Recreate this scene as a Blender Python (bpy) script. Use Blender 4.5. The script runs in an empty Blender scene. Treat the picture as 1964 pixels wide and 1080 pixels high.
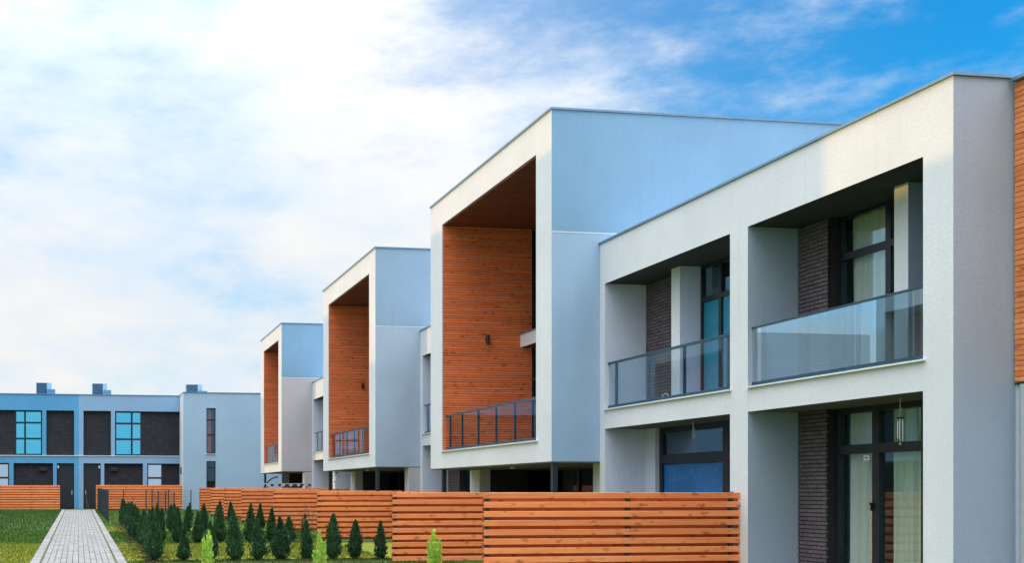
import bpy, math, random
from mathutils import Vector, noise as mnoise
random.seed(7)
R = math.radians
scene = bpy.context.scene
col = scene.collection
SLOPE = 15.0 / 2100.0            # the plot rises gently away from the camera
def gz(y): return SLOPE * y

# ------------------------------------------------------------------ camera
cam_d = bpy.data.cameras.new('camera'); cam = bpy.data.objects.new('camera', cam_d); col.objects.link(cam)
cam_d.sensor_width = 36.0; cam_d.lens = 38.493; cam_d.shift_x = 0.2556; cam_d.shift_y = 0.2047
cam_d.clip_start = 0.1; cam_d.clip_end = 3000
cam.location = (0, 0, 1.84); cam.rotation_euler = (R(90), 0, -math.atan(0.15))
scene.camera = cam

# ------------------------------------------------------------------ sky, sun, exposure
SUN_EL = R(2.5)
SUN_DIR = Vector((-0.894, 0.447, math.tan(SUN_EL))).normalized()      # towards the sun: low, from the left and ahead
world = bpy.data.worlds.new('World'); scene.world = world; world.use_nodes = True
wt = world.node_tree; wt.nodes.clear()
def wn(t, **k):
    n = wt.nodes.new(t)
    for a, v in k.items(): setattr(n, a, v)
    return n
def wl(a, b): wt.links.new(a, b)
def wmath(op, a, b=None, c=None, clamp=False):
    n = wn('ShaderNodeMath', operation=op); n.use_clamp = clamp
    for i, v in enumerate((a, b, c)):
        if v is None: continue
        if isinstance(v, (int, float)): n.inputs[i].default_value = v
        else: wl(v, n.inputs[i])
    return n.outputs[0]
w_out = wn('ShaderNodeOutputWorld'); w_bg = wn('ShaderNodeBackground')
w_bg.inputs['Strength'].default_value = 0.1
w_sky = wn('ShaderNodeTexSky', sky_type='NISHITA', sun_disc=False)
w_sky.sun_elevation = SUN_EL; w_sky.sun_rotation = math.atan2(SUN_DIR.x, SUN_DIR.y) % (2 * math.pi)
w_sky.air_density = 1.0; w_sky.dust_density = 0.3; w_sky.ozone_density = 3.0
w_tc = wn('ShaderNodeTexCoord'); w_sep = wn('ShaderNodeSeparateXYZ'); wl(w_tc.outputs['Generated'], w_sep.inputs[0])
dx, dy, dz = w_sep.outputs
dzp = wmath('MAXIMUM', dz, 0.0)
den = wmath('ADD', dzp, 0.42)
w_p = wn('ShaderNodeCombineXYZ')
wl(wmath('DIVIDE', dx, den), w_p.inputs[0]); wl(wmath('DIVIDE', dy, den), w_p.inputs[1]); wl(wmath('MULTIPLY', dz, 2.6), w_p.inputs[2])
def wnoise(scale, detail, rough, off):
    m = wn('ShaderNodeMapping'); m.inputs['Location'].default_value = off; wl(w_p.outputs[0], m.inputs[0])
    n = wn('ShaderNodeTexNoise'); n.inputs['Scale'].default_value = scale; n.inputs['Detail'].default_value = detail
    n.inputs['Roughness'].default_value = rough; wl(m.outputs[0], n.inputs['Vector']); return n.outputs['Fac']
n_big = wnoise(1.3, 3, 0.5, (5.0, 0.75, 0)); n_fine = wnoise(4.8, 10, 0.62, (1.1, 4.3, 0)); n_shade = wnoise(2.6, 7, 0.55, (1.3, 6.6, 2))
# cloud cover: a bright broken deck with one wide blue rift ahead on the right
gap = wmath('ADD', wmath('ADD', wmath('MULTIPLY', dx, 0.77), wmath('MULTIPLY', dy, 0.48)), wmath('MULTIPLY', dz, 0.42))
w_gap = wn('ShaderNodeMapRange', interpolation_type='SMOOTHSTEP'); wl(gap, w_gap.inputs[0])
w_gap.inputs[1].default_value = 0.70; w_gap.inputs[2].default_value = 0.97
cov = wmath('ADD', wmath('MULTIPLY', n_big, 0.5), wmath('MULTIPLY', n_fine, 1.05))
cov = wmath('ADD', cov, wmath('MULTIPLY', wmath('POWER', wmath('SUBTRACT', 1.0, dzp), 10.0), 0.30))      # clouds bank up towards the horizon
cov = wmath('SUBTRACT', wmath('ADD', cov, 0.12), wmath('MULTIPLY', w_gap.outputs[0], 0.33))
w_cov = wn('ShaderNodeMapRange', interpolation_type='SMOOTHSTEP'); wl(cov, w_cov.inputs[0])
w_cov.inputs[1].default_value = 0.50; w_cov.inputs[2].default_value = 1.02
veil = wmath('SUBTRACT', 0.46, wmath('MULTIPLY', w_gap.outputs[0], 0.46))      # thin high haze, clearest in the rift
cover = wmath('ADD', wmath('MULTIPLY', w_cov.outputs[0], wmath('SUBTRACT', 1.0, veil)), veil, clamp=True)
w_ramp = wn('ShaderNodeValToRGB'); wl(n_shade, w_ramp.inputs[0])
w_ramp.color_ramp.elements[0].position = 0.40; w_ramp.color_ramp.elements[0].color = (9.2, 10.5, 11.8, 1)
w_ramp.color_ramp.elements[1].position = 0.61; w_ramp.color_ramp.elements[1].color = (11.5, 11.4, 11.3, 1)
w_tint = wn('ShaderNodeMix', data_type='RGBA', blend_type='MULTIPLY'); w_tint.inputs[0].default_value = 1.0
wl(w_sky.outputs[0], w_tint.inputs[6]); w_tint.inputs[7].default_value = (1.0, 1.0, 1.0, 1)
w_mix = wn('ShaderNodeMix', data_type='RGBA'); wl(cover, w_mix.inputs[0])
wl(w_tint.outputs[2], w_mix.inputs[6])
w_zen = wn('ShaderNodeVectorMath', operation='SCALE')
wl(w_ramp.outputs[0], w_zen.inputs[0])
wl(wmath('ADD', wmath('MULTIPLY', wmath('POWER', dzp, 3.5), 7.2), 0.93), w_zen.inputs['Scale'])   # unseen sky overhead brightened steeply, added to light the walls and fences
wl(w_zen.outputs[0], w_mix.inputs[7]); wl(w_mix.outputs[2], w_bg.inputs['Color']); wl(w_bg.outputs[0], w_out.inputs[0])
SKY_TINT = w_tint.inputs[7]
SKY_TINT.default_value = (0.9, 6.6, 9.0, 1)

sun_d = bpy.data.lights.new('sun', 'SUN'); sun = bpy.data.objects.new('sun', sun_d); col.objects.link(sun)
sun_d.energy = 2.4; sun_d.angle = R(0.5); sun_d.color = (0.62, 0.36, 0.10)
sun.rotation_euler = (-SUN_DIR).to_track_quat('-Z', 'Y').to_euler(); sun.location = (-30, 20, 30)
scene.view_settings.view_transform = 'Standard'; scene.view_settings.look = 'None'
scene.view_settings.gamma = 1.0; scene.view_settings.use_curve_mapping = False
scene.view_settings.exposure = -0.2
scene.cycles.max_bounces = 8; scene.cycles.transparent_max_bounces = 16
scene.cycles.sample_clamp_indirect = 6.0
scene.cycles.use_denoising = True

# ------------------------------------------------------------------ materials
M = {}
class NT:
    def __init__(self, name):
        self.m = bpy.data.materials.new(name); self.m.use_nodes = True
        self.t = self.m.node_tree; self.t.nodes.clear()
        self.out = self.n('ShaderNodeOutputMaterial')
    def n(self, ty, **k):
        x = self.t.nodes.new(ty)
        for a, v in k.items(): setattr(x, a, v)
        return x
    def l(self, a, b): self.t.links.new(a, b)
    def val(self, sock, v):
        if isinstance(v, (int, float, tuple)): sock.default_value = v
        else: self.l(v, sock)
    def math(self, op, a, b=None, clamp=False):
        x = self.n('ShaderNodeMath', operation=op); x.use_clamp = clamp
        self.val(x.inputs[0], a)
        if b is not None: self.val(x.inputs[1], b)
        return x.outputs[0]
    def mix(self, f, a, b, blend='MIX'):
        x = self.n('ShaderNodeMix', data_type='RGBA', blend_type=blend)
        self.val(x.inputs[0], f); self.val(x.inputs[6], a); self.val(x.inputs[7], b); return x.outputs[2]
    def noise(self, vec, scale, detail=4, rough=0.55):
        x = self.n('ShaderNodeTexNoise'); x.inputs['Scale'].default_value = scale
        x.inputs['Detail'].default_value = detail; x.inputs['Roughness'].default_value = rough
        if vec is not None: self.l(vec, x.inputs['Vector'])
        return x.outputs['Fac']
    def rng(self, v, a, b, c=0.0, d=1.0):
        x = self.n('ShaderNodeMapRange'); self.l(v, x.inputs[0])
        for i, q in enumerate((a, b, c, d)): x.inputs[i + 1].default_value = q
        return x.outputs[0]
    def obj(self, rnd=False, scale=(1, 1, 1)):
        tc = self.n('ShaderNodeTexCoord'); mp = self.n('ShaderNodeMapping'); mp.inputs['Scale'].default_value = scale
        if rnd:
            oi = self.n('ShaderNodeObjectInfo'); cb = self.n('ShaderNodeCombineXYZ')
            k = self.math('MULTIPLY', oi.outputs['Random'], 97.0)
            for i in range(3): self.l(k, cb.inputs[i])
            ad = self.n('ShaderNodeVectorMath', operation='ADD'); self.l(tc.outputs['Object'], ad.inputs[0]); self.l(cb.outputs[0], ad.inputs[1])
            self.l(ad.outputs[0], mp.inputs[0])
        else: self.l(tc.outputs['Object'], mp.inputs[0])
        return mp.outputs[0]
    def bump(self, h, strength, dist):
        b = self.n('ShaderNodeBump'); b.inputs['Strength'].default_value = strength; b.inputs['Distance'].default_value = dist
        self.l(h, b.inputs['Height']); return b.outputs[0]
    def bsdf(self, color, rough=0.6, metal=0.0, normal=None, spec=0.5):
        p = self.n('ShaderNodeBsdfPrincipled')
        self.val(p.inputs['Base Color'], color); self.val(p.inputs['Roughness'], rough)
        p.inputs['Metallic'].default_value = metal; p.inputs['Specular IOR Level'].default_value = spec
        if normal is not None: self.l(normal, p.inputs['Normal'])
        return p.outputs[0]
    def done(self, sh): self.l(sh, self.out.inputs[0]); return self.m

def rgb(c, k=1.0): return (c[0] * k, c[1] * k, c[2] * k, 1)

def plaster(name, c):
    t = NT(name); v = t.obj()
    big = t.noise(v, 0.55, 5, 0.6); fine = t.noise(v, 26, 4, 0.75); grit = t.noise(v, 130, 2, 0.6)
    k = t.mix(t.rng(big, 0.3, 0.72), rgb(c, 0.90), rgb(c, 1.07))
    k = t.mix(t.rng(fine, 0.35, 0.65, 0, 0.8), k, rgb(c, 0.82))
    # faint rain streaks running down the render
    sv = t.obj(scale=(3.0, 3.0, 0.12)); streak = t.noise(sv, 2.2, 6, 0.65)
    k = t.mix(t.rng(streak, 0.54, 0.78, 0, 0.24), k, rgb(c, 0.66))
    nb = t.bump(t.math('ADD', fine, t.math('MULTIPLY', grit, 0.7)), 0.45, 0.006)
    M[name] = t.done(t.bsdf(k, 0.9, 0, nb, 0.25)); return M[name]

def wood(name, c, dark, knots=True, gloss=0.55):
    t = NT(name); v = t.obj(rnd=True)
    oi = t.n('ShaderNodeObjectInfo')
    mp = t.n('ShaderNodeMapping'); mp.inputs['Scale'].default_value = (0.9, 26, 26); t.l(v, mp.inputs[0])
    g = t.noise(mp.outputs[0], 1.6, 6, 0.6)
    k = t.mix(t.rng(g, 0.36, 0.68), rgb(c), rgb(dark))
    patch = t.noise(v, 1.4, 3, 0.5)
    k = t.mix(t.rng(patch, 0.4, 0.7, 0, 0.45), k, rgb((c[0] * 1.08, c[1] * 1.2, c[2] * 1.25)))
    if knots:
        mk = t.n('ShaderNodeMapping'); mk.inputs['Scale'].default_value = (3.6, 9.0, 9.0); 
        dn = t.n('ShaderNodeTexNoise'); dn.inputs['Scale'].default_value = 6.0; dn.inputs['Detail'].default_value = 3; t.l(v, dn.inputs['Vector'])
        dv = t.n('ShaderNodeVectorMath', operation='SCALE'); t.l(dn.outputs['Color'], dv.inputs[0]); dv.inputs['Scale'].default_value = 0.16
        da = t.n('ShaderNodeVectorMath', operation='ADD'); t.l(v, da.inputs[0]); t.l(dv.outputs[0], da.inputs[1]); t.l(da.outputs[0], mk.inputs[0])
        vo = t.n('ShaderNodeTexVoronoi'); vo.inputs['Scale'].default_value = 1.0; t.l(mk.outputs[0], vo.inputs['Vector'])
        spot = t.rng(vo.outputs['Distance'], 0.13, 0.36, 1.0, 0.0)
        sx = t.n('ShaderNodeSeparateColor'); t.l(vo.outputs['Color'], sx.inputs[0])
        gate = t.rng(sx.outputs[0], 0.2, 0.75)
        k = t.mix(t.math('MULTIPLY', t.math('MULTIPLY', spot, gate), 0.75), k, rgb(dark, 0.38))
    r = oi.outputs['Random']
    k = t.mix(t.rng(r, 0, 1, 0, 0.7), k, t.mix(1.0, k, (0.76, 0.68, 0.62, 1), 'MULTIPLY'))
    nb = t.bump(g, 0.35, 0.004)
    M[name] = t.done(t.bsdf(k, gloss, 0, nb, 0.35)); return M[name]

def plain(name, c, rough=0.5, metal=0.0, var=0.15, sc=9.0, spec=0.5, rnd=False, bump=0.0):
    t = NT(name); v = t.obj(rnd=rnd); n = t.noise(v, sc, 5, 0.6)
    k = t.mix(t.rng(n, 0.3, 0.7), rgb(c, 1 - var), rgb(c, 1 + var))
    if rnd:
        oi = t.n('ShaderNodeObjectInfo'); k = t.mix(t.rng(oi.outputs['Random'], 0, 1, 0, 0.6), k, t.mix(1.0, k, (0.62, 0.6, 0.6, 1), 'MULTIPLY'))
    nb = t.bump(n, bump, 0.01) if bump else None
    M[name] = t.done(t.bsdf(k, rough, metal, nb, spec)); return M[name]

def glass(name, refl, tint=(1, 1, 1), gtint=(1, 1, 1), rough=0.0, wavy=0.0):
    t = NT(name)
    tr = t.n('ShaderNodeBsdfTransparent'); tr.inputs[0].default_value = rgb(tint)
    gl = t.n('ShaderNodeBsdfGlossy'); gl.inputs['Roughness'].default_value = rough; gl.inputs[0].default_value = rgb(gtint)
    if wavy:
        nb = t.bump(t.noise(t.obj(), 1.3, 2, 0.4), wavy, 0.02); t.l(nb, gl.inputs['Normal'])
    lw = t.n('ShaderNodeFresnel'); ge = t.n('ShaderNodeNewGeometry')
    t.l(t.math('SUBTRACT', 1.45, t.math('MULTIPLY', ge.outputs['Backfacing'], 1.45 - 1 / 1.45)), lw.inputs[0])      # same reflectance from both sides of the sheet
    f = t.math('ADD', t.math('MULTIPLY', lw.outputs[0], 0.55), refl, clamp=True)
    mx = t.n('ShaderNodeMixShader'); t.l(f, mx.inputs[0]); t.l(tr.outputs[0], mx.inputs[1]); t.l(gl.outputs[0], mx.inputs[2])
    M[name] = t.done(mx.outputs[0]); return M[name]

plaster('white_render', (0.77, 0.78, 0.82))
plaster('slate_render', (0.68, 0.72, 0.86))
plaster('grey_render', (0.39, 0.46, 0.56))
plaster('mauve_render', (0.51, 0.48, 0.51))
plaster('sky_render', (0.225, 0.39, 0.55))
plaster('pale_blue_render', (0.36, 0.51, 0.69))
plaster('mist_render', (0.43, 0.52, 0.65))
plaster('dusty_blue_render', (0.3, 0.42, 0.54)); plaster('bounce_floor_tile', (.62,.60,.58))
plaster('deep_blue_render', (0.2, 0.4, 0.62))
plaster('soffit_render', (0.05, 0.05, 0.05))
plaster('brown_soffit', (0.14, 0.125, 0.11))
wood('fence_wood', (0.98, 0.33, 0.12), (0.86, 0.22, 0.065))
wood('shaded_back_board_wood', (0.64, 0.14, 0.045), (0.45, 0.08, 0.025))  # fence timber again, with the shade behind the front slats put into its colour
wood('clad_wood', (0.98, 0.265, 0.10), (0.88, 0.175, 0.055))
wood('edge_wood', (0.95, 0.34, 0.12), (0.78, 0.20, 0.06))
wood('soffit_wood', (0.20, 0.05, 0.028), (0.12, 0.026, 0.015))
plain('dark_metal', (0.018, 0.032, 0.042), 0.38, 0.0, 0.2)
plain('blue_metal', (0.022, 0.07, 0.11), 0.32, 0.2, 0.2)
plain('frame_dark', (0.012, 0.018, 0.024), 0.4, 0, 0.2)
plain('cap_metal', (0.20, 0.32, 0.42), 0.35, 0.6, 0.1)
plain('white_metal', (0.72, 0.74, 0.76), 0.4, 0, 0.05)
plain('pipe_metal', (0.45, 0.48, 0.52), 0.35, 0.3, 0.06)
plain('mortar', (0.022, 0.020, 0.022), 0.9, 0, 0.3, 40)
plain('brick', (0.15, 0.122, 0.135), 0.85, 0, 0.35, 22, 0.3, True, 0.4)
plain('interior', (0.20, 0.19, 0.17), 0.8, 0, 0.1)
plain('floor_wood', (0.16, 0.12, 0.08), 0.5, 0, 0.2)
plain('concrete', (0.35, 0.35, 0.34), 0.85, 0, 0.12, 14)
plain('cable_white', (0.7, 0.7, 0.68), 0.5, 0, 0.03)
plain('chrome', (0.7, 0.72, 0.75), 0.2, 0.9, 0.04)
plain('black_plastic', (0.012, 0.012, 0.013), 0.5)
plain('blind_dark', (0.012, 0.016, 0.02), 0.6)
plain('paper', (0.8, 0.8, 0.8), 0.6, 0, 0.02)
plain('ink', (0.25, 0.25, 0.27), 0.6)
plain('bark', (0.10, 0.065, 0.04), 0.9, 0, 0.3, 30)
plain('condenser', (0.10, 0.22, 0.34), 0.5, 0.2, 0.12)
plain('condenser_pale', (0.28, 0.50, 0.66), 0.5, 0.1, 0.1)
plain('canopy_cloth', (0.42, 0.46, 0.52), 0.9, 0, 0.1)
plain('rattan', (0.05, 0.045, 0.04), 0.7)
plain('petal', (0.8, 0.75, 0.74), 0.6)
glass('rail_glass', 0.03, (0.93, 0.97, 0.98))
glass('rail_mirror', 0.42, (0.80, 0.92, 0.96), (0.93, 0.97, 1.0), 0, 0.0)
glass('window_glass', 0.10, (0.93, 0.97, 0.97), (0.6, 0.88, 1.1), 0, 0.04)
glass('sky_glass', 0.72, (0.3, 0.45, 0.55), (0.14, 0.68, 0.98), 0, 0.35)
glass('pale_sky_glass', 0.6, (0.3, 0.4, 0.45), (0.72, 0.88, 1.0), 0, 0.3)
glass('dark_glass', 0.05, (0.25, 0.32, 0.34), (0.8, 0.95, 1.0), 0, 0.03)

def film(name, c):            # crinkled protective foil stuck over a pane
    t = NT(name); v = t.obj(scale=(1, 1.0, 2.2))
    w = t.noise(v, 1.1, 4, 0.45); r2 = t.noise(v, 9, 6, 0.75)
    k = t.mix(t.rng(w, 0.35, 0.65), rgb(c, 0.85), rgb(c, 1.15))
    cr = t.math('ABSOLUTE', t.math('SUBTRACT', w, 0.5)); line = t.rng(cr, 0.0, 0.004, 1, 0)
    k = t.mix(t.math('MULTIPLY', line, 0.35), k, (0.3, 0.65, 0.8, 1))
    M[name] = t.done(t.bsdf(k, 0.28, 0, t.bump(t.math('ADD', w, r2), 0.7, 0.03), 0.5))
film('blue_film', (0.012, 0.17, 0.50)); film('teal_film', (0.02, 0.26, 0.40))

def curtain_mat(name, c):
    t = NT(name); v = t.obj(scale=(1, 1, 1)); n = t.noise(v, 60, 3)
    d = t.n('ShaderNodeBsdfDiffuse'); t.l(t.mix(n, rgb(c, 0.85), rgb(c, 1.1)), d.inputs[0])
    tl = t.n('ShaderNodeBsdfTranslucent'); tl.inputs[0].default_value = rgb(c)
    mx = t.n('ShaderNodeMixShader'); mx.inputs[0].default_value = 0.10; t.l(d.outputs[0], mx.inputs[1]); t.l(tl.outputs[0], mx.inputs[2])
    M[name] = t.done(mx.outputs[0])
curtain_mat('cream_cloth', (0.88, 0.82, 0.66)); curtain_mat('pale_green_cloth', (0.80, 0.86, 0.68))

def leaf_mat(name, a, b, tip):
    t = NT(name); v = t.obj(); n = t.noise(v, 6, 4, 0.6); n2 = t.noise(v, 45, 2, 0.6); oi = t.n('ShaderNodeObjectInfo')
    k = t.mix(t.rng(n, 0.35, 0.65), rgb(a), rgb(b)); k = t.mix(t.rng(n2, 0.5, 0.75, 0, 0.8), k, rgb(tip))
    k = t.mix(t.rng(oi.outputs['Random'], 0, 1, 0, 0.35), k, t.mix(1.0, k, (0.7, 0.8, 0.75, 1), 'MULTIPLY'))
    d = t.bsdf(k, 0.6, 0, None, 0.3); tl = t.n('ShaderNodeBsdfTranslucent'); t.l(k, tl.inputs[0])
    mx = t.n('ShaderNodeMixShader'); mx.inputs[0].default_value = 0.22; t.l(d, mx.inputs[1]); t.l(tl.outputs[0], mx.inputs[2])
    M[name] = t.done(mx.outputs[0])
leaf_mat('thuja_leaf', (0.016, 0.060, 0.034), (0.040, 0.110, 0.040), (0.10, 0.19, 0.055))
leaf_mat('lime_leaf', (0.34, 0.58, 0.07), (0.55, 0.74, 0.12), (0.78, 0.84, 0.28))
leaf_mat('rose_leaf', (0.05, 0.08, 0.03), (0.09, 0.11, 0.04), (0.18, 0.10, 0.05))

def grass_mat(name, a, b, c):
    t = NT(name); v = t.obj(); n1 = t.noise(v, 0.5, 4); n2 = t.noise(v, 5, 5, 0.65); n3 = t.noise(v, 60, 3, 0.7)
    k = t.mix(t.rng(n2, 0.32, 0.68), rgb(a), rgb(b)); k = t.mix(t.rng(n1, 0.42, 0.68, 0, 0.7), k, rgb(c))
    k = t.mix(t.rng(n3, 0.4, 0.7, 0, 0.6), k, rgb(a, 0.55))
    M[name] = t.done(t.bsdf(k, 0.9, 0, t.bump(n3, 0.8, 0.03), 0.15))
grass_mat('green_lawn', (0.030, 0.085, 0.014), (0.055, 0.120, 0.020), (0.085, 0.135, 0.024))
grass_mat('yellow_lawn', (0.16, 0.21, 0.022), (0.25, 0.28, 0.035), (0.32, 0.30, 0.045))  # brighter grass tone standing in for the sunlit bands
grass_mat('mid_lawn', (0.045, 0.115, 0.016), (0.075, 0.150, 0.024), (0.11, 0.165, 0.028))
def mulch_mat():
    t = NT('mulch'); v = t.obj(); n = t.noise(v, 14, 6, 0.7)
    k = t.mix(t.rng(n, 0.35, 0.65), (0.018, 0.010, 0.007, 1), (0.060, 0.032, 0.020, 1))
    M['mulch'] = t.done(t.bsdf(k, 0.95, 0, t.bump(n, 1.0, 0.06), 0.1))
mulch_mat()
def paver_mat():
    t = NT('paver'); v = t.obj(rnd=True); n = t.noise(v, 7, 5); f = t.noise(v, 90, 3); oi = t.n('ShaderNodeObjectInfo')
    k = t.mix(t.rng(n, 0.3, 0.7), (0.23, 0.222, 0.216, 1), (0.33, 0.318, 0.308, 1)); k = t.mix(t.rng(f, 0.45, 0.7, 0, 0.4), k, (0.20, 0.20, 0.205, 1))
    ge = t.n('ShaderNodeNewGeometry'); rr = t.math('FRACT', t.math('ADD', oi.outputs['Random'], ge.outputs['Random Per Island']))
    k = t.mix(t.rng(rr, 0, 1, 0, 0.75), k, (0.175, 0.165, 0.158, 1))
    dirt = t.noise(t.obj(), 0.55, 5, 0.65); k = t.mix(t.rng(dirt, 0.5, 0.72, 0, 0.35), k, (0.15, 0.14, 0.12, 1))
    M['paver'] = t.done(t.bsdf(k, 0.85, 0, t.bump(f, 0.4, 0.004), 0.3))
paver_mat()
plain('joint_moss', (0.10, 0.105, 0.045), 0.95, 0, 0.5, 5)

# ------------------------------------------------------------------ mesh helpers
class MB:
    def __init__(self): self.v = []; self.f = []; self.mi = []
    def add(self, vs, fs, mi=0):
        b = len(self.v); self.v += vs
        for i, f in enumerate(fs):
            self.f.append(tuple(b + k for k in f)); self.mi.append(mi if isinstance(mi, int) else mi[i])
        return self
    def box(self, x0, y0, z0, x1, y1, z1, mi=0, front=None, near=None, under=None):
        # faces: bottom, top, -y, +x, +y, -x
        if x0 > x1: x0, x1 = x1, x0
        if y0 > y1: y0, y1 = y1, y0
        vs = [(x0, y0, z0), (x1, y0, z0), (x1, y1, z0), (x0, y1, z0), (x0, y0, z1), (x1, y0, z1), (x1, y1, z1), (x0, y1, z1)]
        fs = [(3, 2, 1, 0), (4, 5, 6, 7), (0, 1, 5, 4), (1, 2, 6, 5), (2, 3, 7, 6), (3, 0, 4, 7)]
        a = [mi if under is None else under, mi, mi if near is None else near, mi, mi, mi if front is None else front]
        return self.add(vs, fs, a)
    def tube(self, pts, r, n=8, mi=0, cap=True):
        pts = [Vector(p) for p in pts]; rs = r if isinstance(r, (list, tuple)) else [r] * len(pts)
        vs = []; up = Vector((0.13, 0.27, 0.95))
        for i, p in enumerate(pts):
            d = (pts[min(i + 1, len(pts) - 1)] - pts[max(i - 1, 0)]).normalized()
            a = d.cross(up)
            if a.length < 1e-3: a = d.cross(Vector((1, 0, 0)))
            a.normalize(); b = d.cross(a)
            for k in range(n):
                t = 2 * math.pi * k / n; q = p + (a * math.cos(t) + b * math.sin(t)) * rs[i]; vs.append(tuple(q))
        fs = []
        for i in range(len(pts) - 1):
            for k in range(n):
                k2 = (k + 1) % n; fs.append((i * n + k, i * n + k2, (i + 1) * n + k2, (i + 1) * n + k))
        if cap: fs.append(tuple(range(n - 1, -1, -1))); fs.append(tuple((len(pts) - 1) * n + k for k in range(n)))
        return self.add(vs, fs, mi)
    def mesh(self, name, mats):
        me = bpy.data.meshes.new(name); me.from_pydata(self.v, [], self.f)
        for m in (mats if isinstance(mats, (list, tuple)) else [mats]): me.materials.append(M[m] if isinstance(m, str) else m)
        me.polygons.foreach_set('material_index', self.mi); me.update(); return me
    def build(self, name, mats, parent=None, kind=None):
        return link(name, self.mesh(name, mats), parent, kind=kind)

def link(name, me, parent=None, loc=None, rz=0.0, kind=None, world=True):
    o = bpy.data.objects.new(name, me); col.objects.link(o)
    p = Vector(loc) if loc is not None else Vector((0, 0, 0))
    if parent is not None:
        o.parent = parent
        q = parent
        while q is not None: p = p - q.location; q = q.parent
    o.location = p; o.rotation_euler.z = rz
    if kind: o['kind'] = kind
    return o
def thing(name, label, cat, loc, group=None):
    o = bpy.data.objects.new(name, None); col.objects.link(o); o.location = loc; o.empty_display_size = 0.3
    o['label'] = label; o['category'] = cat
    if group: o['group'] = group
    return o
def tag(o, label, cat, group=None):
    o['label'] = label; o['category'] = cat
    if group: o['group'] = group
    return o
ORD = ['first', 'second', 'third', 'fourth', 'fifth', 'sixth', 'seventh', 'eighth', 'ninth', 'tenth', 'eleventh', 'twelfth', 'thirteenth',
       'fourteenth', 'fifteenth', 'sixteenth', 'seventeenth', 'eighteenth', 'nineteenth', 'twentieth', 'twenty-first', 'twenty-second',
       'twenty-third', 'twenty-fourth', 'twenty-fifth', 'twenty-sixth']

_board = {}
def board_mesh(length, h, t, mat, ch=0.006):
    """a planed board along local X, edges eased; y is its thickness, z its height"""
    k = (round(length, 3), h, t, mat)
    if k in _board: return _board[k]
    L = length / 2; a, b = t / 2, h / 2
    prof = [(-a, -b + ch), (-a + ch, -b), (a - ch, -b), (a, -b + ch), (a, b - ch), (a - ch, b), (-a + ch, b), (-a, b - ch)]
    vs = [(-L, p[0], p[1]) for p in prof] + [(L, p[0], p[1]) for p in prof]
    fs = [(i, (i + 1) % 8, 8 + (i + 1) % 8, 8 + i) for i in range(8)] + [tuple(range(7, -1, -1)), tuple(range(8, 16))]
    mb = MB(); mb.add(vs, [tuple(reversed(f)) for f in fs]); _board[k] = mb.mesh('board', mat); return _board[k]

# ------------------------------------------------------------------ ground
def sheet(name, pts, mat, kind='structure', dz=0.0):
    mb = MB(); mb.add([(x, y, gz(min(y, 110)) + dz) for x, y in pts], [tuple(range(len(pts)))])
    return mb.build(name, mat, kind=kind)
mb = MB(); xs = (-600, 600); ys = (-500, 110, 900)
mb.add([(x, y, gz(min(y, 110))) for y in ys for x in xs], [(0, 1, 3, 2), (2, 3, 5, 4)])
mb.build('ground', 'green_lawn', kind='structure')
def path_x(y): return -0.17 - 0.34 / 48.0 * (y - 25.5)
PW = 1.095
def lawn(y0, y1, x0, x1, mat, dz=0.004):
    # x0 or x1 None: up to the edge of the path
    n = 8; L = []; Rr = []
    for i in range(n + 1):
        y = y0 + (y1 - y0) * i / n
        L.append((x0 if x0 is not None else path_x(y) + PW + 0.02, y)); Rr.append((x1 if x1 is not None else path_x(y) - PW - 0.02, y))
    return sheet('lawn', L + Rr[::-1], mat, dz=dz)
lawn(2, 33.4, -40, None, 'yellow_lawn'); lawn(33.5, 42.3, -40, None, 'mid_lawn'); lawn(42.6, 74.3, -40, None, 'green_lawn')  # lit and shaded bands of the lawn are put into the grass colours
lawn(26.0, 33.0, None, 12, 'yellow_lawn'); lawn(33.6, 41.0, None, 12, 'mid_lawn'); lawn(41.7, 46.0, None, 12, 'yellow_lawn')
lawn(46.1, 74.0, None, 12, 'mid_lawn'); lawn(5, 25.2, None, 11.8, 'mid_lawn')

# path: a bed with loose border stones and lengthwise pavers
path_root = MB()
py0, py1 = 12.0, 74.6
vs = []; nn = 30
for i in range(nn + 1):
    y = py0 + (py1 - py0) * i / nn
    for s in (-1, 1): vs.append((path_x(y) + s * PW, y, gz(y) + 0.010))
path_root.add(vs, [(2 * i, 2 * i + 1, 2 * i + 3, 2 * i + 2) for i in range(nn)])
path = path_root.build('path', 'joint_moss', kind='structure')
YAW = math.atan(0.34 / 48.0)
def slab_mesh(w, l, h, ch=0.006):
    mb = MB(); a, b = w / 2, l / 2
    vs = [(-a, -b, 0), (a, -b, 0), (a, b, 0), (-a, b, 0), (-a, -b, h - ch), (a, -b, h - ch), (a, b, h - ch), (-a, b, h - ch),
          (-a + ch, -b + ch, h), (a - ch, -b + ch, h), (a - ch, b - ch, h), (-a + ch, b - ch, h)]
    fs = [(8, 9, 10, 11)]
    for i in range(4):
        j = (i + 1) % 4; fs += [(i, j, 4 + j, 4 + i), (4 + i, 4 + j, 8 + j, 8 + i)]
    return mb.add(vs, fs)
cw, cl = 0.1375, 0.275
pav = slab_mesh(cw - 0.010, cl - 0.008, 0.05).mesh('paver', 'paver')
pav_far = MB(); count = 0
rows = []
y = 23.4
ncol = 12; inner = ncol * cw
j = 0
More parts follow.
